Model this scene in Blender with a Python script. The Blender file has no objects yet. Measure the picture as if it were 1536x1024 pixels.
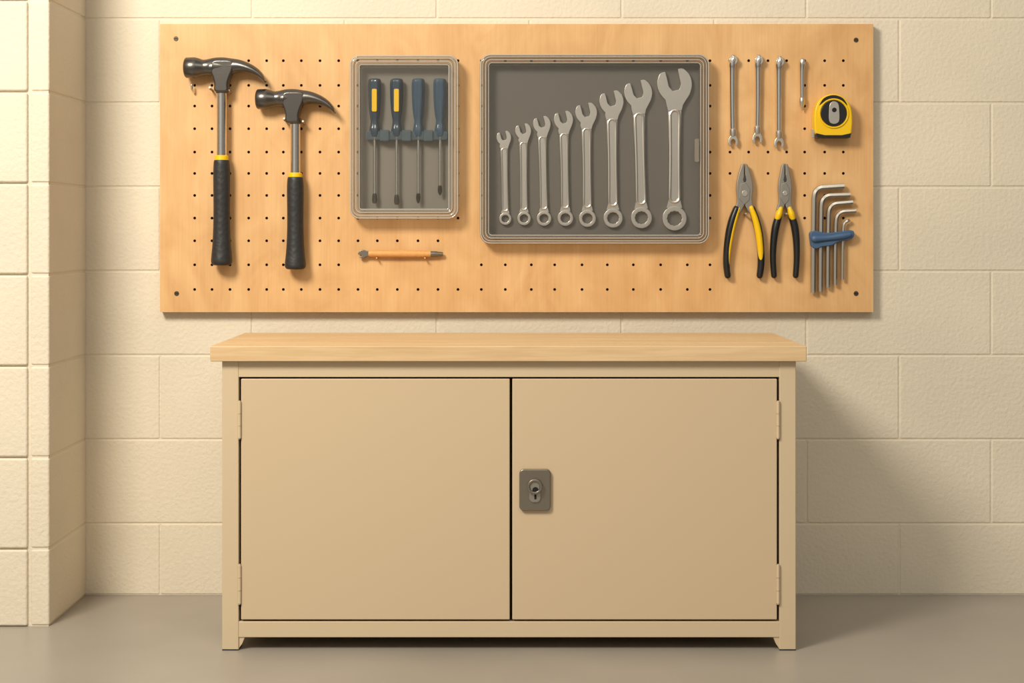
import bpy, bmesh, math
from mathutils import Vector, Matrix

# ------------------------------------------------------------------ set-up
FP = 2448.0; CAMY = -4.628; CZ = 1.036
YB = -0.030                      # front face of the pegboard (wall face is y=0)
def W(px, py, y):
    d = y - CAMY
    return Vector(((px-768)*d/FP, y, CZ-(py-344)*d/FP))
def U(n, y=YB):                  # length on a plane at depth y
    return n*(y-CAMY)/FP
scene = bpy.context.scene
coll = scene.collection
try:
    scene.view_settings.view_transform = 'Standard'
    scene.view_settings.look = 'None'
except Exception: pass

def lin(c):
    r = []
    for v in c:
        v = v/255.0
        r.append(v/12.92 if v <= 0.04045 else ((v+0.055)/1.055)**2.4)
    return (*r, 1.0)

# ------------------------------------------------------------------ materials
def mat(name, col, rough=0.5, metal=0.0, bump=0.0, bscale=200, var=0.0, vscale=3.0,
        alpha=1.0, coat=0.0, bvec=(1,1,1), bdist=0.001, voro=False, spec=0.5):
    m = bpy.data.materials.new(name); m.use_nodes = True
    nt = m.node_tree; N = nt.nodes; L = nt.links
    p = N['Principled BSDF']
    p.inputs['Base Color'].default_value = lin(col)
    p.inputs['Roughness'].default_value = rough
    p.inputs['Metallic'].default_value = metal
    p.inputs['Coat Weight'].default_value = coat
    p.inputs['Specular IOR Level'].default_value = spec
    p.inputs['Alpha'].default_value = alpha
    tc = N.new('ShaderNodeTexCoord'); mp = N.new('ShaderNodeMapping')
    mp.inputs['Scale'].default_value = bvec
    L.new(tc.outputs['Object'], mp.inputs['Vector'])
    if var > 0:
        n = N.new('ShaderNodeTexNoise'); n.inputs['Scale'].default_value = vscale
        n.inputs['Detail'].default_value = 4
        L.new(mp.outputs['Vector'], n.inputs['Vector'])
        r = N.new('ShaderNodeValToRGB')
        a = lin([max(0, c*(1-var)) for c in col]); b = lin([min(255, c*(1+var)) for c in col])
        r.color_ramp.elements[0].position = 0.3; r.color_ramp.elements[1].position = 0.7
        r.color_ramp.elements[0].color = a; r.color_ramp.elements[1].color = b
        L.new(n.outputs['Fac'], r.inputs['Fac']); L.new(r.outputs['Color'], p.inputs['Base Color'])
    if bump > 0:
        if voro:
            n = N.new('ShaderNodeTexVoronoi'); n.inputs['Scale'].default_value = bscale
            o = n.outputs['Distance']
        else:
            n = N.new('ShaderNodeTexNoise'); n.inputs['Scale'].default_value = bscale
            n.inputs['Detail'].default_value = 3; o = n.outputs['Fac']
        L.new(mp.outputs['Vector'], n.inputs['Vector'])
        b = N.new('ShaderNodeBump'); b.inputs['Strength'].default_value = bump
        b.inputs['Distance'].default_value = bdist
        L.new(o, b.inputs['Height']); L.new(b.outputs['Normal'], p.inputs['Normal'])
    return m

def wood(name, c1, c2, c3, s1=(5, 5, 1.3), s2=(160, 160, 5), rough=0.5, bump=0.1, fine=0.6, dist=1.6):
    m = bpy.data.materials.new(name); m.use_nodes = True
    nt = m.node_tree; N = nt.nodes; L = nt.links; p = N['Principled BSDF']
    p.inputs['Roughness'].default_value = rough
    tc = N.new('ShaderNodeTexCoord')
    def ns(sc, det, dist):
        mp = N.new('ShaderNodeMapping'); mp.inputs['Scale'].default_value = sc
        n = N.new('ShaderNodeTexNoise'); n.inputs['Scale'].default_value = 1
        n.inputs['Detail'].default_value = det; n.inputs['Distortion'].default_value = dist
        L.new(tc.outputs['Object'], mp.inputs['Vector']); L.new(mp.outputs['Vector'], n.inputs['Vector'])
        return n
    a = ns(s1, 6, dist); b = ns(s2, 3, 0.2)
    r = N.new('ShaderNodeValToRGB'); e = r.color_ramp.elements
    e[0].position = 0.3; e[0].color = lin(c1); e[1].position = 0.72; e[1].color = lin(c3)
    x = e.new(0.5); x.color = lin(c2)
    L.new(a.outputs['Fac'], r.inputs['Fac'])
    mx = N.new('ShaderNodeMix'); mx.data_type = 'RGBA'; mx.blend_type = 'MULTIPLY'
    r2 = N.new('ShaderNodeValToRGB'); e2 = r2.color_ramp.elements
    e2[0].position = 0.35; e2[0].color = (0.86, 0.82, 0.76, 1); e2[1].position = 0.6; e2[1].color = (1, 1, 1, 1)
    L.new(b.outputs['Fac'], r2.inputs['Fac'])
    mx.inputs[0].default_value = fine
    L.new(r.outputs['Color'], mx.inputs[6]); L.new(r2.outputs['Color'], mx.inputs[7])
    L.new(mx.outputs[2], p.inputs['Base Color'])
    bp = N.new('ShaderNodeBump'); bp.inputs['Strength'].default_value = bump; bp.inputs['Distance'].default_value = 0.001
    L.new(b.outputs['Fac'], bp.inputs['Height']); L.new(bp.outputs['Normal'], p.inputs['Normal'])
    return m

def clear(name, col, trans, rough=0.1):
    m = bpy.data.materials.new(name); m.use_nodes = True
    nt = m.node_tree; N = nt.nodes; L = nt.links
    p = N['Principled BSDF']; out = N['Material Output']
    p.inputs['Base Color'].default_value = lin(col); p.inputs['Roughness'].default_value = rough
    t = N.new('ShaderNodeBsdfTransparent')
    mx = N.new('ShaderNodeMixShader')
    lw = N.new('ShaderNodeLayerWeight'); lw.inputs['Blend'].default_value = 0.25
    mr = N.new('ShaderNodeMapRange'); mr.inputs[3].default_value = 1-trans; mr.inputs[4].default_value = min(1, 1-trans+0.5)
    L.new(lw.outputs['Facing'], mr.inputs[0]); L.new(mr.outputs[0], mx.inputs[0])
    L.new(t.outputs[0], mx.inputs[1]); L.new(p.outputs[0], mx.inputs[2]); L.new(mx.outputs[0], out.inputs[0])
    return m

M_wall = mat('painted_block', (222, 211, 190), 0.75, bump=0.7, bscale=95, var=0.025, vscale=2.2, bdist=0.0026)
M_floor = mat('concrete_floor', (156, 148, 137), 0.34, bump=0.06, bscale=160, var=0.05, vscale=1.6)
M_board = wood('birch_ply', (209, 161, 105), (218, 172, 116), (226, 183, 128), s1=(6, 6, 3.2), bump=0.03, fine=0.35, dist=2.4)
M_bside = mat('ply_edge', (190, 144, 92), 0.6)
M_hole = mat('peg_hole_shade', (84, 54, 28), 0.9)  # shade inside the holes, put into the colour as dark brown
M_top = wood('maple_top', (210, 177, 132), (217, 186, 142), (224, 195, 153), s1=(1.0, 12, 12), s2=(8, 170, 170), bump=0.3)
M_paint = mat('beige_enamel', (205, 185, 153), 0.36, bump=0.05, bscale=500)
M_door = mat('beige_enamel_door', (203, 181, 149), 0.38, bump=0.05, bscale=500)
M_dark = mat('door_gap_shade', (34, 26, 18), 0.9)  # near-black stands in for the shade in the door gaps
M_steel = mat('satin_steel', (214, 208, 198), 0.32, 0.92, bump=0.05, bscale=300)
M_steel2 = mat('satin_steel_recess', (165, 160, 151), 0.42, 0.85)
M_key = mat('hex_key_steel', (172, 166, 156), 0.28, 0.95)
M_chrome = mat('chrome', (225, 222, 217), 0.16, 1.0)
M_head = mat('forged_steel', (100, 96, 92), 0.28, 0.88, bump=0.08, bscale=120)
M_rub = mat('black_rubber', (42, 42, 43), 0.5, bump=0.6, bscale=75, voro=True, bdist=0.0014)
M_blk = mat('black_plastic', (26, 26, 27), 0.36)
M_yel = mat('yellow_plastic', (238, 192, 14), 0.34)
M_lock = mat('lock_metal', (138, 130, 118), 0.34, 0.8, bump=0.03, bscale=300)
M_keyh = mat('keyhole_black', (10, 9, 8), 0.8)
M_blue = mat('blue_rubber', (66, 94, 128), 0.45)
M_sdh = mat('smoke_blue_handle', (40, 60, 76), 0.12, coat=0.6)
M_sdh2 = clear('clear_blue_handle', (66, 92, 114), 0.3, 0.1)
M_holder = clear('clear_holder', (100, 118, 126), 0.5, 0.12)
M_tray = clear('smoke_plastic_tray', (108, 104, 97), 0.08, 0.35)
M_tray2 = clear('frosted_tray', (150, 145, 134), 0.36, 0.35)
M_rim = clear('smoke_rim', (122, 114, 103), 0.55, 0.06)
M_rim2 = clear('frosted_rim', (166, 157, 142), 0.62, 0.06)
M_hilite = clear('rim_highlight', (215, 208, 196), 0.35, 0.05)  # pale plastic that paints highlight lines on the case rims
M_pane = clear('clear_lid', (150, 146, 138), 0.95, 0.05)
M_orange = wood('orange_wood', (212, 150, 82), (222, 162, 94), (230, 172, 106), s1=(4, 20, 20))
M_screw = mat('screw_steel', (90, 80, 68), 0.4, 0.8)

# ------------------------------------------------------------------ object helpers
class G:
    def __init__(s, name, c):
        s.c = Vector(c)
        s.e = bpy.data.objects.new(name, None); s.e.empty_display_size = 0.05
        s.e.location = s.c; coll.objects.link(s.e)
    def add(s, name, vf, m, bevel=0, seg=3, smooth=True, ang=35, subs=0):
        v, f = vf
        me = bpy.data.meshes.new(name)
        me.from_pydata([tuple(Vector(a)-s.c) for a in v], [], f)
        bm = bmesh.new(); bm.from_mesh(me)
        bmesh.ops.recalc_face_normals(bm, faces=bm.faces); bm.to_mesh(me); bm.free()
        ms = m if isinstance(m, (list, tuple)) else [m]
        for k in ms: me.materials.append(k)
        o = bpy.data.objects.new(name, me); coll.objects.link(o); o.parent = s.e
        finish(o, bevel, seg, smooth, ang)
        return o
def finish(o, bevel, seg, smooth, ang):
    me = o.data
    if smooth:
        for p in me.polygons: p.use_smooth = True
        if bevel == 0: me.set_sharp_from_angle(angle=math.radians(ang))
    if bevel > 0:
        b = o.modifiers.new('bevel', 'BEVEL'); b.width = bevel; b.segments = seg
        b.limit_method = 'ANGLE'; b.angle_limit = math.radians(ang)
        w = o.modifiers.new('wn', 'WEIGHTED_NORMAL'); w.keep_sharp = True

def box(x0, x1, y0, y1, z0, z1):
    v = [(x, y, z) for x in (x0, x1) for y in (y0, y1) for z in (z0, z1)]
    f = [(0, 1, 3, 2), (4, 6, 7, 5), (0, 4, 5, 1), (2, 3, 7, 6), (0, 2, 6, 4), (1, 5, 7, 3)]
    return v, f
def merge(*vfs):
    V = []; F = []
    for v, f in vfs:
        n = len(V); V += list(v); F += [tuple(i+n for i in a) for a in f]
    return V, F
def pbox(px0, px1, py0, py1, ya, yb, yref):
    a = W(px0, py0, yref); b = W(px1, py1, yref)
    return box(a.x, b.x, ya, yb, b.z, a.z)
def prism(pts, ya, yb, yref):
    n = len(pts)
    ws = [W(p[0], p[1], yref) for p in pts]
    v = [(w.x, ya, w.z) for w in ws]+[(w.x, yb, w.z) for w in ws]
    f = [tuple(range(n)), tuple(range(2*n-1, n-1, -1))]
    f += [(i, (i+1) % n, n+(i+1) % n, n+i) for i in range(n)]
    return v, f
def cr(pts, k=6, closed=False):
    n = len(pts); out = []
    P = [tuple(p) for p in pts]
    g = (lambda i: P[i % n]) if closed else (lambda i: P[max(0, min(n-1, i))])
    for i in range(n if closed else n-1):
        a, b, c, d = g(i-1), g(i), g(i+1), g(i+2)
        for j in range(k):
            t = j/k
            out.append(tuple(0.5*(2*b[q]+(c[q]-a[q])*t+(2*a[q]-5*b[q]+4*c[q]-d[q])*t*t+(3*b[q]-a[q]-3*c[q]+d[q])*t**3) for q in range(len(b))))
    if not closed: out.append(P[-1])
    return out
def tube(path, rad, segs=16, closed=False, ref=(0, 1, 0), rnd=False, lobes=0, lam=0.0, rot=0.0):
    """path: world Vectors; rad: list of (r_inplane, r_depth)"""
    path = [Vector(p) for p in path]; n = len(path)
    rad = [(r, r) if not isinstance(r, tuple) else r for r in rad]
    ref = Vector(ref)
    T = []
    for i in range(n):
        if closed: t = path[(i+1) % n]-path[i-1]
        else: t = path[min(n-1, i+1)]-path[max(0, i-1)]
        T.append(t.normalized())
    rings = [(path[i], T[i], rad[i]) for i in range(n)]
    if rnd and not closed:
        def cap(p, t, r, s):
            o = []
            for a in (80, 60, 40, 20):
                a = math.radians(a)
                o.append((p+t*s*math.sin(a)*min(r), t, (r[0]*math.cos(a), r[1]*math.cos(a))))
            return o
        rings = cap(path[0], T[0], rad[0], -1)+rings+cap(path[-1], T[-1], rad[-1], 1)[::-1]
    V = []; F = []
    for p, t, r in rings:
        nn = t.cross(ref)
        if nn.length < 1e-4: nn = t.cross(Vector((1, 0, 0.1)))
        nn.normalize(); bb = nn.cross(t).normalized()
        for k in range(segs):
            a = 2*math.pi*k/segs+rot
            q = 1+lam*math.cos(lobes*a) if lobes else 1
            V.append(p+nn*r[0]*math.cos(a)*q+bb*r[1]*math.sin(a)*q)
    m = len(rings)
    for i in range(m if closed else m-1):
        j = (i+1) % m
        for k in range(segs):
            l = (k+1) % segs
            F.append((i*segs+k, i*segs+l, j*segs+l, j*segs+k))
    if not closed:
        F.append(tuple(range(segs))); F.append(tuple((m-1)*segs+k for k in range(segs))[::-1])
    return V, F
def ptube(pts, y, k=6, smooth=True, sq=1.0, **kw):
    """pts: (px,py,r_px[,ry_px]) on plane y"""
    q = cr(pts, k) if smooth else pts
    return tube([W(a[0], a[1], y) for a in q], [(U(a[2], y), U(a[3] if len(a) > 3 else a[2]*sq, y)) for a in q], **kw)
def disc(px, py, r, ya, yb, yref, segs=32):
    return prism([(px+r*math.cos(2*math.pi*k/segs), py+r*math.sin(2*math.pi*k/segs)) for k in range(segs)], ya, yb, yref)
def annulus(px, py, ro, ri, ya, yb, yref, segs=36, inner=12):
    V = []; F = []
    for k in range(segs):
        a = 2*math.pi*k/segs
        rr = ri*(1+0.05*math.cos(inner*a))
        for r, y in ((ro, ya), (ro, yb), (rr, yb), (rr, ya)):
            w = W(px+r*math.cos(a), py+r*math.sin(a), yref); V.append((w.x, y, w.z))
    for k in range(segs):
        l = (k+1) % segs
        for q in range(4):
            s = (q+1) % 4
            F.append((4*k+q, 4*l+q, 4*l+s, 4*k+s))
    return V, F
def rrect(x0, y0, x1, y1, r, k=8):
    o = []
    for cx, cy, a0 in ((x1-r, y1-r, 0), (x0+r, y1-r, 90), (x0+r, y0+r, 180), (x1-r, y0+r, 270)):
        for i in range(k+1):
            a = math.radians(a0+90*i/k); o.append((cx+r*math.cos(a), cy+r*math.sin(a)))
    return o
def loft_rr(x0, y0, x1, y1, r, prof, yref):
    V = []; F = []; n = None
    for ins, y in prof:
        pts = rrect(x0+ins, y0+ins, x1-ins, y1-ins, max(2, r-ins*0.8))
        n = len(pts)
        for p in pts:
            w = W(p[0], p[1], yref); V.append((w.x, y, w.z))
    for i in range(len(prof)-1):
        for k in range(n):
            l = (k+1) % n
            F.append((i*n+k, i*n+l, (i+1)*n+l, (i+1)*n+k))
    return V, F

def single(name, vf, m, bevel=0, seg=2, smooth=True, ang=35):
    me = bpy.data.meshes.new(name); me.from_pydata([tuple(a) for a in vf[0]], [], vf[1])
    bm = bmesh.new(); bm.from_mesh(me); bmesh.ops.recalc_face_normals(bm, faces=bm.faces); bm.to_mesh(me); bm.free()
    for k in (m if isinstance(m, (list, tuple)) else [m]): me.materials.append(k)
    o = bpy.data.objects.new(name, me); coll.objects.link(o); finish(o, bevel, seg, smooth, ang)
    return o

# ------------------------------------------------------------------ room shell
zl = [0.0]+[0.2024+0.2385*k for k in range(11)]
XR = 3.0; XP = -1.208; YP = -0.373
g = 0.0018
parts = []
for i in range(len(zl)-1):
    z0, z1 = zl[i], zl[i+1]
    xs = (1487-768)/529.0 if i % 2 == 1 else (1349-768)/529.0
    xs -= 0.524*6
    while xs < XR:
        a = max(xs, XP-0.1); b = min(xs+0.524, XR)
        if b-a > 0.03:
            parts.append(box(a+g, b-g, 0.0, 0.12, z0+g, z1-g))
        xs += 0.524
wb = single('wall_back', merge(*parts), M_wall, bevel=0.0035, seg=3)
core = box(XP-0.1, XR, 0.0022, 0.125, 0, zl[-1])
gm = bpy.data.meshes.new('mortar'); gm.from_pydata(core[0], [], core[1]); gm.materials.append(M_wall)
mo = bpy.data.objects.new('mortar', gm); coll.objects.link(mo); mo.parent = wb
parts = []
for i in range(len(zl)-1):
    z0, z1 = zl[i], zl[i+1]
    parts.append(box(-2.4, -1.264, YP, 0.1, z0+g, z1-g))
    parts.append(box(-1.257, XP, YP+0.006, -0.0005, z0+g, z1-g))
wl = single('wall_left', merge(*parts), M_wall, bevel=0.006, seg=3)
core = box(-2.39, XP-0.003, YP+0.009, 0.09, 0, zl[-1])
gm = bpy.data.meshes.new('mortar_left'); gm.from_pydata(core[0], [], core[1]); gm.materials.append(M_wall)
mo = bpy.data.objects.new('mortar_left', gm); coll.objects.link(mo); mo.parent = wl
single('floor', box(-2.4, XR, -6.5, 0.12, -0.05, 0), M_floor, smooth=False)

# ------------------------------------------------------------------ pegboard
G_b = G('pegboard', W(775, 252, 0))
cols = [264, 292, 318, 345, 373, 400, 425, 452, 480, 508, 537, 566, 596, 627, 657, 687, 722, 758, 797, 832, 873, 911, 950, 991, 1031, 1065, 1095, 1123, 1152, 1180, 1207, 1237, 1265, 1286]
rows = [58, 91, 128, 159, 193, 228, 260, 293, 327, 361, 397, 434]
bx = [240]+[(cols[i]+cols[i+1])/2 for i in range(len(cols)-1)]+[1310]
by = [36]+[(rows[i]+rows[i+1])/2 for i in range(len(rows)-1)]+[468]
def ok(c, r):
    if r == 58 or c in (264, 1286): return False
    if r == 397 and 530 < c < 700: return False
    if r == 361 and c > 660: return False
    if r >= 397 and c > 1080: return False
    if 1080 < c < 1200 and r not in (91, 228, 260): return False
    return True
V = []; F = []; MI = []
def vb(px, py, y=YB):
    w = W(px, py, YB); V.append((w.x, y, w.z)); return len(V)-1
for i, c in enumerate(cols):
    for j, r in enumerate(rows):
        x0, x1, y0, y1 = bx[i], bx[i+1], by[j], by[j+1]; xm = (x0+x1)/2; ym = (y0+y1)/2
        o = [vb(*q) for q in ((x1, ym), (x1, y1), (xm, y1), (x0, y1), (x0, ym), (x0, y0), (xm, y0), (x1, y0))]
        if ok(c, r):
            ph = [k*math.pi/4 for k in range(8)]
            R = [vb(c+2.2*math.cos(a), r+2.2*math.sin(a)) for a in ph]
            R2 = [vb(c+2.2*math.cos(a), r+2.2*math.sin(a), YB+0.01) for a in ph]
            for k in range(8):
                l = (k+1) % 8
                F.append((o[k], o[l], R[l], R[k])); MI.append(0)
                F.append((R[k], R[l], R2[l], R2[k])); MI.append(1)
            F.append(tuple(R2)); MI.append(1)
        else:
            F.append(tuple(o)); MI.append(0)
me = bpy.data.meshes.new('board_face'); me.from_pydata([tuple(Vector(v)-G_b.c) for v in V], [], F)
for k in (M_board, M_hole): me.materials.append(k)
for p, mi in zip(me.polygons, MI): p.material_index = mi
bm = bmesh.new(); bm.from_mesh(me); bmesh.ops.remove_doubles(bm, verts=bm.verts, dist=1e-5)
bmesh.ops.recalc_face_normals(bm, faces=bm.faces); bm.to_mesh(me); bm.free()
if sum(p.normal.y*p.area for p in me.polygons if p.material_index == 0) > 0: me.flip_normals()
o = bpy.data.objects.new('board_face', me); coll.objects.link(o); o.parent = G_b.e
a = W(240, 36, YB); b = W(1310, 468, YB)
t = 0.004
G_b.add('board_body', merge(box(a.x, b.x, -0.0005, YB+0.0105, b.z, a.z)), M_bside, smooth=False)
G_b.add('board_edges', merge(box(a.x, a.x+t, YB+0.0001, YB+0.0106, b.z, a.z), box(b.x-t, b.x, YB+0.0001, YB+0.0106, b.z, a.z),
        box(a.x, b.x, YB+0.0001, YB+0.0106, b.z, b.z+t), box(a.x, b.x, YB+0.0001, YB+0.0106, a.z-t, a.z)), M_bside, smooth=False)
for k, (x, y) in enumerate(((264, 58), (265, 440), (1284, 60), (1284, 440))):
    G_b.add('screw_%d' % (k+1), disc(x, y, 3.6, YB, YB-0.0015, YB), M_screw, bevel=0.0008)
    G_b.add('screw_slot_%d' % (k+1), pbox(x-2.4, x+2.4, y-.5, y+.5, YB-0.0014, YB-0.0018, YB), M_keyh)

# ------------------------------------------------------------------ workbench cabinet
YF = -0.628; YC = -0.610; YK = -0.125
C = G('workbench_cabinet', (0, -0.36, 0.0))
xl, xr_ = (315-768)/612., (1210-768)/612.
ys_ = [YF, -0.50, -0.37, -0.24, -0.108]
C.add('worktop', merge(*[box(xl, xr_, ys_[i], ys_[i+1], 0.7125, 0.750) for i in range(4)]), M_top, bevel=0.0022)
def cx(px): return W(px, 0, YC).x
def cz(py): return W(0, py, YC).z
post = []
for (p0, p1) in ((333, 358), (1169, 1194)):
    post.append(box(cx(p0), cx(p1), YC, YC+0.05, 0.001, 0.7122))
    post.append(box(cx(p0), cx(p1), YK-0.05, YK, 0.001, 0.7122))
C.add('corner_posts', merge(*post), M_paint, bevel=0.0022)
C.add('feet', merge(*[box(cx(p0)+0.0005, cx(p1)-0.0005, y0, y1, 0.0, 0.003) for (p0, p1) in ((333, 358), (1169, 1194)) for (y0, y1) in ((YC-0.0005, YC+0.050), (YK-0.050, YK))]), M_blk)
C.add('top_rail', box(cx(358)-0.001, cx(1169)+0.001, YC+0.0015, YC+0.03, cz(565.5), 0.7122), M_paint, bevel=0.0015)
C.add('bottom_rail', box(cx(358)-0.001, cx(1169)+0.001, YC+0.0015, YC+0.03, cz(956), cz(932)), M_paint, bevel=0.002)
def gus(xa, xb):
    z0 = 0.003; z1 = cz(955)
    v = [(xa, YC+0.004, z1), (xb, YC+0.004, z1), (xb-(xb-xa)*0.45, YC+0.004, z0+0.012), (xa, YC+0.004, z0)]
    v += [(p[0], YC+0.03, p[2]) for p in v]
    return v, [(0, 1, 2, 3), (7, 6, 5, 4), (0, 4, 5, 1), (1, 5, 6, 2), (2, 6, 7, 3), (3, 7, 4, 0)]
C.add('foot_gussets', merge(gus(cx(357), cx(367)), gus(cx(1170), cx(1160))), M_paint, smooth=False)
C.add('side_panels', merge(box(cx(334), cx(340), YC+0.05, YK-0.05, cz(956), 0.7122), box(cx(1187), cx(1193), YC+0.05, YK-0.05, cz(956), 0.7122)), M_paint, smooth=False)
C.add('back_panel', box(cx(340), cx(1187), YK-0.012, YK-0.004, cz(970), 0.7122), M_paint, smooth=False)
C.add('bottom_panel', box(cx(340), cx(1187), YC+0.031, YK-0.013, cz(956), cz(946)), M_paint, smooth=False)
C.add('door_gap_shade_panel', box(cx(357), cx(1170), YC+0.022, YC+0.030, cz(933), cz(564)), M_dark, smooth=False)  # dark sheet behind the doors, painted shade for the gaps
C.add('door_left_panel', box(cx(361.5), cx(764.6), YC-0.001, YC+0.020, cz(929), cz(568)), M_door, bevel=0.0022)
C.add('door_right_panel', box(cx(768.4), cx(1165.5), YC-0.001, YC+0.020, cz(929), cz(568)), M_door, bevel=0.0022)
hn = []
for hx in (359.3, 1167.2):
    for (h0, h1) in ((602, 657), (847, 905)):
        for q in range(3):
            za = h0+(h1-h0)*q/3+0.4; zb_ = h0+(h1-h0)*(q+1)/3-0.4
            hn.append(tube([W(hx, za, YC-0.003), W(hx, zb_, YC-0.003)], [0.0042]*2, segs=14))
        hn.append(tube([W(hx, h0-1.2, YC-0.003), W(hx, h1+1.2, YC-0.003)], [0.0028]*2, segs=12))
C.add('hinges', merge(*hn), M_paint)
yl = YC-0.001
C.add('lock_plate', prism(rrect(779, 702.5, 826, 765, 7), yl, yl-0.010, YC), M_lock, bevel=0.003)
C.add('lock_boss', prism(rrect(793.5, 717, 811, 752, 7), yl-0.0098, yl-0.014, YC), M_steel2, bevel=0.0018)
C.add('lock_ring', annulus(802, 728, 11.5, 7.0, yl-0.0099, yl-0.022, YC, inner=0), M_lock, bevel=0.002)
C.add('lock_core', disc(802, 728, 7.4, yl-0.0098, yl-0.018, YC), M_steel2, bevel=0.0008)
C.add('keyhole_slot', merge(disc(803, 733, 4.6, yl-0.0139, yl-0.0184, YC, 20), pbox(801.4, 804.6, 735, 747, yl-0.0138, yl-0.0147, YC)), M_keyh)

# ------------------------------------------------------------------ hammers
def hammer(dx, dy, s, y_y0, y_g0, y_g1, hx, peg):
    yc = YB-0.0315
    g_ = G('claw_hammer', W(hx, y_g0, yc))
    def m(x, y): return (277+(x-277)*s+dx, 86+(y-86)*s+dy)
    # head centre + claw: a tapering skin of cross-sections along the head's curve
    # (px x, px y, half height in picture plane, half thickness)
    spine = [(304, 101, 11.2, 11.4), (312, 100.5, 11.8, 12), (322, 100, 13.5, 10.5), (334, 99.5, 13.6, 10), (346, 99.5, 12.2, 10),
             (357, 99.2, 10.2, 10.2), (367, 101.0, 8.6, 10.6), (377, 104.5, 7.2, 11), (386, 109.5, 5.6, 11), (393, 115.5, 3.8, 10.6), (398, 122.5, 1.4, 10)]
    q = cr(spine, 4)
    g_.add('hammer_head', tube([W(*m(a[0], a[1]), yc) for a in q], [(U(a[2]*s, yc), U(a[3]*s, yc)) for a in q], segs=32), M_head, ang=60)
    eye = cr([(320, 92), (334, 90), (350, 92), (351, 104), (346.5, 116), (343.5, 126), (343, 137), (333, 139), (323, 137), (322.5, 126), (320, 116), (316, 104)], 4, closed=True)
    g_.add('head_eye', prism([m(*p) for p in eye], yc-0.0185, yc+0.0185, yc), M_head, bevel=0.006, seg=4, ang=50)
    pr = [(276.5, 11), (277.5, 13.5), (279.5, 15.4), (292, 15.8), (297, 14.6), (303, 12.4), (310, 11.4), (320, 11.8)]
    cyc = 101.5
    g_.add('poll', tube([W(*m(a, cyc), yc) for a, r in pr], [(U(r*s, yc), U(r*s, yc)) for a, r in pr], segs=32), M_head, ang=50)
    yy = 86+(137-86)*s+dy
    g_.add('neck_collar', ptube([(hx, yy-6, 9.6), (hx, yy+1, 9.2), (hx, yy+3, 8.2)], yc, smooth=False, segs=28), M_head)
    g_.add('shaft', ptube([(hx, yy-3, 7.6), (hx, yy+30, 7.4), (hx, y_y0+2, 7.6)], yc, smooth=False, segs=32), M_chrome)
    g_.add('yellow_band', ptube([(hx, y_y0-1, 9), (hx, y_y0, 10), (hx, y_g0+1, 10.6)], yc, smooth=False, segs=32), M_yel)
    L_ = y_g1-y_g0
    gp = [(0, 11), (.02, 12), (.12, 12.8), (.3, 12.6), (.5, 12.4), (.68, 13), (.82, 14.2), (.93, 15.8), (.975, 15.9), (1.0, 13.5)]
    g_.add('rubber_grip', ptube([(hx, y_g0+L_*t_, r*0.98) for t_, r in gp], yc, k=4, segs=36), M_rub, ang=70)
    g_.add('grip_butt', ptube([(hx, y_g1-3, 15), (hx, y_g1, 13.4), (hx, y_g1+0.8, 11)], yc, smooth=False, segs=32), M_blk, ang=70)
    for k, px in enumerate((hx-14, hx+14)):
        py = yy-1+(0 if k else -4)
        q = W(px, py+3, YB)
        g_.add('peg_%d' % (k+1), tube([q, q+Vector((0, -0.03, 0)), q+Vector((0, -0.04, 0.004))], [0.003]*3, segs=12, ref=(1, 0, 0)), M_steel2)
    if peg:
        q = W(290, 136, YB)
        g_.add('side_hook', tube([q+Vector((0.004, 0.0, -0.006)), q+Vector((0.002, -0.012, -0.004)), q+Vector((0, -0.02, 0.004)), q+Vector((-0.001, -0.02, 0.014))], [0.003]*4, segs=12, ref=(1, 0, 0), rnd=True), M_chrome)
hammer(0, 0, 1.0, 234, 240, 397, 332.5, True)
hammer(107.5, 47.5, 0.975, 260, 265.5, 403, 443, False)

# ------------------------------------------------------------------ cases
def case(name, x0, y0, x1, y1, r, depth, inset, Mr, Mt):
    yf = YB-depth
    g_ = G(name, W((x0+x1)/2, (y0+y1)/2, YB-depth/2))
    i = inset
    prof = [(3, YB-0.0005), (1.5, YB-0.008), (1.5, YB-0.018), (0, YB-0.020), (0, YB-0.026), (1.2, YB-0.027), (1.2, YB-0.030),
            (0.3, YB-0.032), (0.3, yf+0.006), (1.2, yf+0.002), (3, yf), (i*0.38, yf), (i*0.45, yf+0.004), (i*0.55, yf+0.0042),
            (i*0.62, yf), (i*0.85, yf+0.0005), (i*0.95, yf+0.003), (i, yf+0.006), (i+1, YB-0.008)]
    g_.add('case_shell', loft_rr(x0, y0, x1, y1, r, prof, yf), Mr, ang=60)
    g_.add('case_back', prism(rrect(x0+i*0.75, y0+i*0.75, x1-i*0.75, y1-i*0.75, r-i*0.5), YB-0.0002, YB-0.006, yf), Mt, bevel=0.001)
    g_.add('clear_lid', prism(rrect(x0+i*0.8, y0+i*0.8, x1-i*0.8, y1-i*0.8, r-i*0.6), yf+0.0015, yf+0.003, yf), M_pane)
    for q, (ins, yy, rr) in enumerate(((1.6, yf+0.002, 0.9), (i*0.36, yf+0.0002, 0.55), (i*0.66, yf+0.0003, 0.6), (i*0.98, yf+0.004, 0.8))):
        pts = rrect(x0+ins, y0+ins, x1-ins, y1-ins, max(2, r-ins*0.8))
        g_.add('rim_highlight_line_%d' % (q+1), tube([W(p[0], p[1], yf)+Vector((0, yy-yf, 0)) for p in pts], [U(rr)]*len(pts), segs=8, closed=True), M_hilite)  # thin pale loops added as painted edge highlights
    return g_, yf
cs, yfs = case('screwdriver_case', 524, 82, 688, 328.5, 15, 0.050, 15, M_rim2, M_tray2)
cw, yfw = case('wrench_case', 719.5, 80.5, 1064.5, 366, 16, 0.045, 13.5, M_rim, M_tray)
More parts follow.
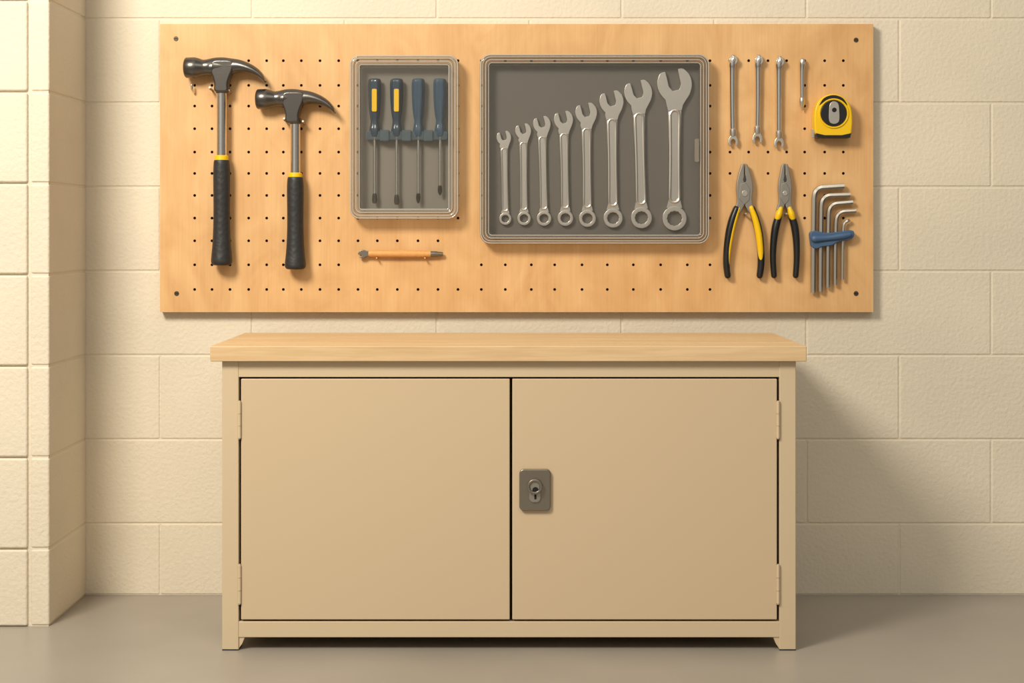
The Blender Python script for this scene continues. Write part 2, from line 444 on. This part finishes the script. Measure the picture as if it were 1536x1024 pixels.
cw.add('lid_latch', prism(rrect(1042, 208, 1048.5, 243, 2), yfw+0.003, yfw-0.003, yfw), M_rim2, bevel=0.001)

# screwdrivers
ys = YB-0.0245
for k, (x, tip, fl) in enumerate(((562, 305, 1), (595, 307, 1), (627.5, 305, 0), (660, 293, 0))):
    g_ = G('screwdriver', W(x, 200, ys))
    mh = M_sdh if k < 2 else M_sdh2
    pr = [(118, 6.5), (120, 8.6), (127, 9.4), (145, 9.2), (162, 8.3), (174, 6.9), (181, 5.7), (188, 6.4), (194, 7.6), (200, 7.4), (205, 5.5)]
    g_.add('handle', ptube([(x, a, r) for a, r in pr], ys, k=3, segs=48, lobes=6, lam=0.07), mh, ang=80)
    g_.add('shaft', ptube([(x, 150, 2.0), (x, 203, 2.4), (x, tip-14, 2.3)], ys, smooth=False, segs=16), M_chrome)
    if fl:
        g_.add('blade', ptube([(x, tip-15, 2.6, 2.6), (x, tip-11, 3.6, 2.6), (x, tip-4, 3.8, 1.4), (x, tip, 2.4, 0.6)], ys, k=3, segs=16), M_head)
        g_.add('yellow_label', prism(rrect(x-3.4, 134, x+4.0, 168, 2), ys-U(7.6), ys-U(10.2), ys), M_yel, bevel=0.0006)
    else:
        g_.add('cross_tip', ptube([(x, tip-15, 2.4), (x, tip-8, 3.0), (x, tip-3, 2.0), (x, tip, 0.6)], ys, k=3, segs=16, lobes=4, lam=0.15), M_head)
cs.add('tool_holder', merge(prism(rrect(549, 197, 672, 210, 3), YB-0.006, ys-U(5), ys)), M_holder, bevel=0.002)
hb = [pbox(x+8.5, x+22, 195, 212, YB-0.006, ys-U(8), ys) for x in (562, 595, 627.5)]
cs.add('holder_bridges', merge(*hb), M_holder, bevel=0.002)

# wrenches
yw = YB-0.013
data = [(756, 207, 10.8, 758, 328, 9.2), (785, 197, 11.8, 786, 327.5, 10.2), (813, 187, 13, 816, 327.5, 11), (845.5, 180.5, 14.2, 848, 327, 11.8),
        (879.5, 170, 16, 881, 327.5, 12.8), (917.5, 153.5, 17.8, 919.5, 327, 14.4), (957.5, 140.5, 20.6, 962, 326.5, 15.8), (1012, 128, 25.5, 1011.5, 327.5, 18.2)]
for (jx, jy, rj, rx, ry, rr) in data:
    g_ = G('combination_wrench', W((jx+rx)/2, (jy+ry)/2, yw))
    th = 0.0035+rr*0.00013; tj = th*1.15
    ang = math.atan2(jx-rx, ry-jy)
    def loc(u, v):
        c, s = math.cos(ang), math.sin(ang)
        return (jx+u*c+v*s, jy+u*s-v*c)
    tl = math.radians(13)
    def jaw(u, v):
        c, s = math.cos(tl), math.sin(tl)
        return loc(u*c-v*s, u*s+v*c)
    hw = rr*0.50+1.2; Lh = math.hypot(jx-rx, jy-ry)
    w = 0.36*rj
    R = [(w, 0.62*rj), (w*1.05, 0.90*rj), (0.68*rj, 0.86*rj), (0.93*rj, 0.52*rj), (1.02*rj, 0.12*rj), (0.96*rj, -0.3*rj), (0.74*rj, -0.72*rj)]
    Lf = [(-a_, b_) for a_, b_ in R][::-1]
    ro = cr(R[1:], 4); lo = cr(Lf[:-1], 4)
    poly = [jaw(w, 0.0), jaw(w*1.0, 0.55*rj)]+[jaw(*p) for p in ro]
    poly += [loc(hw*1.22, -1.15*rj), loc(hw*1.02, -1.5*rj), loc(-hw*1.02, -1.5*rj), loc(-hw*1.22, -1.15*rj)]
    poly += [jaw(*p) for p in lo]+[jaw(-w, 0.55*rj), jaw(-w, 0.0), jaw(-w*0.55, -0.30*rj), jaw(w*0.55, -0.30*rj)]
    g_.add('open_jaw', prism(poly, yw-tj, yw+tj, yw), M_steel, bevel=0.0013, seg=2, ang=30)
    hp = [loc(hw*1.0, -1.4*rj), loc(hw*0.84, -Lh*0.5), loc(hw*0.84, -(Lh-rr*1.6)), loc(hw*1.15, -(Lh-rr*0.85)), loc(-hw*1.15, -(Lh-rr*0.85)), loc(-hw*0.84, -(Lh-rr*1.6)), loc(-hw*0.84, -Lh*0.5), loc(-hw*1.0, -1.4*rj)]
    g_.add('handle', prism(hp, yw-th*0.7, yw+th*0.9, yw), M_steel, bevel=0.001, ang=30)
    v0 = -1.75*rj; v1 = -(Lh-rr*1.7); h2 = hw*0.68
    loop = []
    for a_ in range(0, 181, 30): loop.append((h2*math.cos(math.radians(a_)), v0+h2*math.sin(math.radians(a_))))
    for q in range(1, 8): loop.append((-h2*(1-0.1*math.sin(math.pi*q/8)), v0+(v1-v0)*q/8))
    for a_ in range(180, 361, 30): loop.append((h2*math.cos(math.radians(a_)), v1+h2*math.sin(math.radians(a_))))
    for q in range(7, 0, -1): loop.append((h2*(1-0.1*math.sin(math.pi*q/8)), v0+(v1-v0)*q/8))
    yh = yw-th*0.7
    g_.add('handle_rim', tube([W(*loc(*p), yw)+Vector((0, yh-yw, 0)) for p in loop], [(U(hw*0.22), U(hw*0.22))]*len(loop), segs=8, closed=True), M_steel)
    g_.add('ring_end', annulus(rx, ry, rr, rr*0.60, yw-tj, yw+tj, yw), M_steel, bevel=0.0012, seg=2, ang=40)

# ------------------------------------------------------------------ slender spanners and pick
yr = YB-0.0115
for (x, t0, t1, xs) in ((1098.5, 85, 219, 1), (1137, 85, 215, -1), (1168.5, 87, 222, 0)):
    g_ = G('slim_spanner', W(x, 150, yr))
    g_.add('rod', ptube([(x+1, t0+1, 4.6), (x+1, t0+5, 5.6), (x, t0+13, 5.2), (x, t0+22, 4.3), (x, t0+60, 3.9), (x+xs*.5, t1-30, 3.8), (x+xs, t1-22, 3.8)], yr, segs=20, rnd=True), M_chrome)
    g_.add('hook_eye', annulus(x+1.3, t0+6, 6.2, 2.8, yr-0.0085, yr-0.002, yr, inner=0), M_steel, bevel=0.001)
    g_.add('hanging_peg', tube([W(x+1.3, t0+6, YB), W(x+1.3, t0+6, YB)+Vector((0, -0.022, 0))], [0.0036]*2, segs=12, ref=(1, 0, 0)), M_steel2)
    g_.add('collar', ptube([(x+xs, t1-27, 3.2), (x+xs, t1-25, 5), (x+xs, t1-18, 5.2), (x+xs, t1-15, 4.2)], yr, smooth=False, segs=20), M_steel)
    cx_, cy_ = x+xs, t1-9
    pl = [(-3.2, -8), (3.2, -8), (6.6, -2), (7.6, 4), (5.2, 9.5), (3.4, 8), (3.6, 2), (1.6, -1.2), (-1.6, -1.2), (-3.6, 2), (-3.4, 8), (-5.2, 9.5), (-7.6, 4), (-6.6, -2)]
    g_.add('fork_jaw', prism([(cx_+p[0], cy_+p[1]) for p in pl], yr-0.004, yr+0.004, yr), M_steel, bevel=0.0012, ang=25)
g_ = G('steel_pick', W(1203, 125, yr))
g_.add('rod', ptube([(1203.5, 91, 4.0), (1203.5, 96, 4.4), (1203, 106, 3.5), (1203, 130, 3.2), (1203.2, 148, 3.2)], yr, segs=20, rnd=True), M_chrome)
g_.add('tip', ptube([(1203.2, 147, 4.2), (1203.2, 152, 4.4), (1203.3, 157, 3.6), (1203.4, 162, 1.8), (1203.4, 166, 0.5)], yr, segs=20), M_steel)
g_.add('hanging_peg', tube([W(1203.5, 96, YB), W(1203.5, 96, YB)+Vector((0, -0.021, 0))], [0.003]*2, segs=12, ref=(1, 0, 0)), M_steel2)

# ------------------------------------------------------------------ tape measure
yt = YB-0.042
g_ = G('tape_measure', W(1250, 174, yt))
ol = cr([(1223, 200), (1221.5, 182), (1223, 163), (1230, 149), (1243, 141.5), (1256, 141.5), (1269, 148.5), (1277, 162), (1279, 182), (1277.5, 200)], 5)
g_.add('yellow_body', prism(ol+[(1272, 205), (1229, 205)], YB-0.0005, yt, yt), M_yel, bevel=0.007, seg=4, ang=40)
g_.add('rubber_band', prism(cr([(1229, 158), (1236, 147), (1250, 142.5), (1264, 147), (1271, 158), (1264, 153), (1250, 149.5), (1236, 153)], 4, closed=True), yt+0.001, yt-0.0012, yt), M_blk, bevel=0.0006, ang=40)
g_.add('base_foot', prism([(1224, 199.5), (1237, 202.5), (1263, 202.5), (1277, 199.5), (1275, 206.5), (1226, 206.5)], YB-0.002, yt-0.001, yt), M_blk, bevel=0.001)
g_.add('centre_disc', prism([(1250.5+19.5*math.cos(a*math.pi/20), 170+19.5*math.sin(a*math.pi/20)) for a in range(40)], yt+0.001, yt-0.003, yt), M_blk, bevel=0.0015)
g_.add('yellow_flange', annulus(1250.5, 170, 22.5, 19.3, yt+0.001, yt-0.003, yt, inner=0), M_yel, bevel=0.001)
g_.add('belt_clip', prism(cr([(1244.5, 156), (1250.5, 152), (1257, 156), (1258.5, 168), (1258, 182), (1250.5, 186), (1243.5, 182), (1243, 168)], 4, closed=True), yt-0.0028, yt-0.006, yt), M_steel, bevel=0.001, ang=40)
g_.add('clip_hole_disc', disc(1250.8, 165, 3.4, yt-0.0058, yt-0.0072, yt), M_keyh)  # black disc stands in for the dark hole in the clip
g_.add('tape_hook', pbox(1219.5, 1223, 193, 206, YB-0.012, YB-0.030, yt), M_steel, bevel=0.0006)

# ------------------------------------------------------------------ pliers
def pliers(cx0, wid, handles):
    yp = YB-0.0146
    g_ = G('pliers', W(cx0, 300, yp))
    s = wid
    Lh = [(-0.6, 245), (-4.5, 247), (-8.0*s, 258), (-11.5*s, 272), (-12.5*s, 284), (-11*s, 296), (-11.5*s, 305), (-15*s, 314), (-7*s, 320), (-0.6, 308)]
    lo = [(cx0+a_, b_) for a_, b_ in Lh]; ro = [(cx0-a_, b_) for a_, b_ in Lh]
    g_.add('jaw_a', prism(lo, yp-0.0075, yp+0.0075, yp), M_steel2, bevel=0.002, ang=30)
    g_.add('jaw_b', prism(ro[::-1], yp-0.0075, yp+0.0075, yp), M_steel2, bevel=0.002, ang=30)
    g_.add('joint_plate', prism([(cx0-6.5*s, 276), (cx0+1, 273), (cx0+8*s, 284), (cx0+7*s, 300), (cx0-1, 307), (cx0-8.5*s, 297)], yp-0.007, yp-0.0095, yp), M_steel2, bevel=0.001)
    g_.add('pivot', disc(cx0, 290, 4.5*s, yp-0.009, yp-0.0115, yp), M_steel, bevel=0.001)
    g_.add('cutter_notch', prism([(cx0-0.9, 262), (cx0+0.9, 262), (cx0+2.6, 270), (cx0, 275), (cx0-2.6, 270)], yp-0.0072, yp-0.0079, yp), M_head)
    q = W(cx0, 322, YB-0.0002)
    g_.add('support_peg', tube([q, q+Vector((0, -0.024, 0)), q+Vector((0, -0.03, 0.003))], [0.0028]*3, segs=12, ref=(1, 0, 0)), M_steel2)
    for k, (pa, col, pb, col2) in enumerate(handles):
        g_.add('handle_%d' % (k+1), ptube(pa, yp, k=5, sq=1.25, segs=20, rnd=True), col, ang=70)
        if pb: g_.add('handle_inlay_%d' % (k+1), ptube(pb, yp-0.004, k=5, sq=1.2, segs=18, rnd=True), col2, ang=70)
pliers(1116.5, 1.0, [
    ([(1104.5, 313, 5), (1099, 328, 5.8), (1094, 348, 5.8), (1090.5, 372, 5.2), (1089.5, 395, 5.0), (1091.5, 413, 4.8)], M_blk,
     [(1108, 313, 2.6), (1103, 328, 3.4), (1098, 348, 3.4), (1094, 372, 3.0), (1092.5, 392, 2.2), (1093, 403, 1.2)], M_yel),
    ([(1128, 313, 5), (1133, 328, 6), (1138, 348, 6), (1141, 372, 5.4), (1141.5, 395, 5.2), (1139.5, 413, 4.8)], M_blk,
     [(1127, 312, 4), (1132.5, 327, 5), (1137.5, 347, 5.2), (1140.5, 370, 4.8), (1141.5, 388, 3.8), (1142, 403, 1.8)], M_yel)])
pliers(1177, 0.82, [
    ([(1168.5, 322, 5.2), (1163.5, 340, 5.8), (1160.5, 362, 5.2), (1159.5, 388, 4.6), (1161, 413, 4.4)], M_blk,
     [(1171, 313, 3.6), (1168.5, 321, 5.2), (1166.5, 327, 4.6)], M_yel),
    ([(1187, 322, 5.2), (1192, 340, 5.8), (1194.5, 362, 5.2), (1195, 388, 4.6), (1193.5, 413, 4.4)], M_blk,
     [(1184.5, 313, 3.6), (1187, 321, 5.2), (1189, 327, 4.6)], M_yel)])

# ------------------------------------------------------------------ hex keys
yk = YB-0.014
g_ = G('hex_key_set', W(1245, 358, yk))
keys = [(1220.5, 439, 281, 1266, 4.0), (1231.5, 437, 293, 1275, 3.7), (1242.5, 431, 305, 1279, 3.4), (1253.5, 427, 317, 1284, 3.1), (1264.5, 419, 331, 1272, 2.5)]
for k, (x, yb_, yt_, xe, r) in enumerate(keys):
    R_ = 13 if k < 4 else 8
    path = [(x-0.8, yb_), (x-0.4, 370), (x+0.6, yt_+R_+4)]
    for a_ in range(0, 91, 15):
        a2 = math.radians(a_)
        path.append((x+1+R_*(1-math.cos(a2)), yt_+R_-R_*math.sin(a2)))
    path.append((xe, yt_-2 if k % 2 == 0 else yt_-1))
    g_.add('hex_key_%d' % (k+1), tube([W(p[0], p[1], yk) for p in path], [U(r, yk)]*len(path), segs=6, rot=0.35), M_key, smooth=True, ang=30)
hol = cr([(1214.5, 349), (1222, 346), (1240, 349), (1262, 346.5), (1278, 345.5), (1280, 354), (1272, 360), (1258, 362), (1246, 368), (1232, 370), (1224, 373), (1217, 370), (1215, 360)], 3, closed=True)
g_.add('key_holder', prism(hol, YB-0.001, yk-0.012, yk), M_blue, bevel=0.003, ang=40)
g_.add('holder_clip', ptube([(1222, 358, 6), (1240, 357, 4.5), (1262, 354, 5), (1274, 352, 4)], yk-0.012, segs=16, rnd=True), M_blue)

# ------------------------------------------------------------------ scribing tool with wooden handle
yc = YB-0.012
g_ = G('wooden_handled_scriber', W(600, 380, yc))
g_.add('wood_handle', ptube([(553, 380.2, 5.0), (565, 380.2, 5.4), (600, 380.4, 5.5), (632, 380.6, 5.2), (646, 380.8, 4.6)], yc, segs=24), M_orange)
g_.add('ferrule', ptube([(643, 380.8, 4.4), (655, 380.9, 4.3), (657, 380.9, 3.5), (662, 381, 3.4), (664.5, 381, 2.6)], yc, smooth=False, segs=20), M_lock)
g_.add('metal_tip', prism(cr([(537, 381), (539.5, 376.5), (545, 374.5), (550, 376), (556, 376.5), (556, 384), (550, 384.5), (545, 387), (539, 386.5), (543, 383)], 3, closed=True), yc-0.006, yc+0.006, yc), M_lock, bevel=0.0015)
for k, x in enumerate((566, 638)):
    q = W(x, 388, YB)
    g_.add('peg_%d' % (k+1), tube([q, q+Vector((0, -0.02, 0)), q+Vector((0, -0.025, 0.003))], [0.0022]*3, segs=10, ref=(1, 0, 0)), M_orange)

# ------------------------------------------------------------------ light
def area(name, loc, tgt, size, power, col):
    l = bpy.data.lights.new(name, 'AREA'); l.energy = power; l.size = size; l.color = col; l.shape = 'DISK'
    o = bpy.data.objects.new(name, l); o.location = loc
    o.rotation_euler = (Vector(tgt)-Vector(loc)).to_track_quat('-Z', 'Y').to_euler()
    coll.objects.link(o); return o
area('key_lamp', (-1.85, -2.95, 3.15), (-0.5, 0, 1.2), 1.1, 155, (1.0, 0.92, 0.79))
area('high_right_area', (0.9, -3.6, 3.6), (0.3, -0.1, 0.9), 2.0, 24, (1.0, 0.95, 0.86))  # weak, wide area lamp, high in front and right of centre
wd = bpy.data.worlds.new('ambient_with_bands'); scene.world = wd; wd.use_nodes = True
N = wd.node_tree.nodes; L = wd.node_tree.links; bg = N['Background']
tc = N.new('ShaderNodeTexCoord'); sp = N.new('ShaderNodeSeparateXYZ')
L.new(tc.outputs['Generated'], sp.inputs[0])
def ramp(sock, stops):
    mr = N.new('ShaderNodeMapRange'); mr.inputs[1].default_value = -1; mr.inputs[2].default_value = 1
    rp = N.new('ShaderNodeValToRGB'); L.new(sock, mr.inputs[0]); L.new(mr.outputs[0], rp.inputs['Fac'])
    e = rp.color_ramp.elements
    while len(e) > 1: e.remove(e[-1])
    e[0].position = stops[0][0]; e[0].color = (*stops[0][1], 1)
    for p, c in stops[1:]:
        x = e.new(p); x.color = (*c, 1)
    return rp.outputs['Color']
rz = ramp(sp.outputs['Z'], [(0.30, (0.38, 0.345, 0.29)), (0.5, (0.68, 0.635, 0.56)), (0.8, (0.95, 0.90, 0.80))])
refl_bands = ramp(sp.outputs['X'], [(0.0, (0.22,)*3), (0.14, (0.28,)*3), (0.22, (0.9,)*3), (0.32, (0.9,)*3), (0.38, (0.3,)*3), (0.44, (0.85,)*3), (0.56, (0.85,)*3), (0.62, (0.2,)*3), (0.72, (0.2,)*3), (0.76, (0.55,)*3), (0.84, (0.55,)*3), (0.88, (0.2,)*3), (1.0, (0.25,)*3)])  # made-up bright and dark bands, added for the metal to reflect
mx = N.new('ShaderNodeMix'); mx.data_type = 'RGBA'; mx.blend_type = 'MULTIPLY'; mx.inputs[0].default_value = 1
L.new(rz, mx.inputs[6]); L.new(refl_bands, mx.inputs[7]); L.new(mx.outputs[2], bg.inputs['Color'])
bg.inputs['Strength'].default_value = 1.0

# ------------------------------------------------------------------ camera
cd = bpy.data.cameras.new('camera'); co = bpy.data.objects.new('camera', cd); coll.objects.link(co)
co.location = (0, CAMY, CZ); co.rotation_euler = (math.radians(90), 0, 0)
cd.sensor_width = 36; cd.lens = FP/1536*36; cd.shift_y = -168/1536.0; cd.clip_end = 50
scene.camera = co
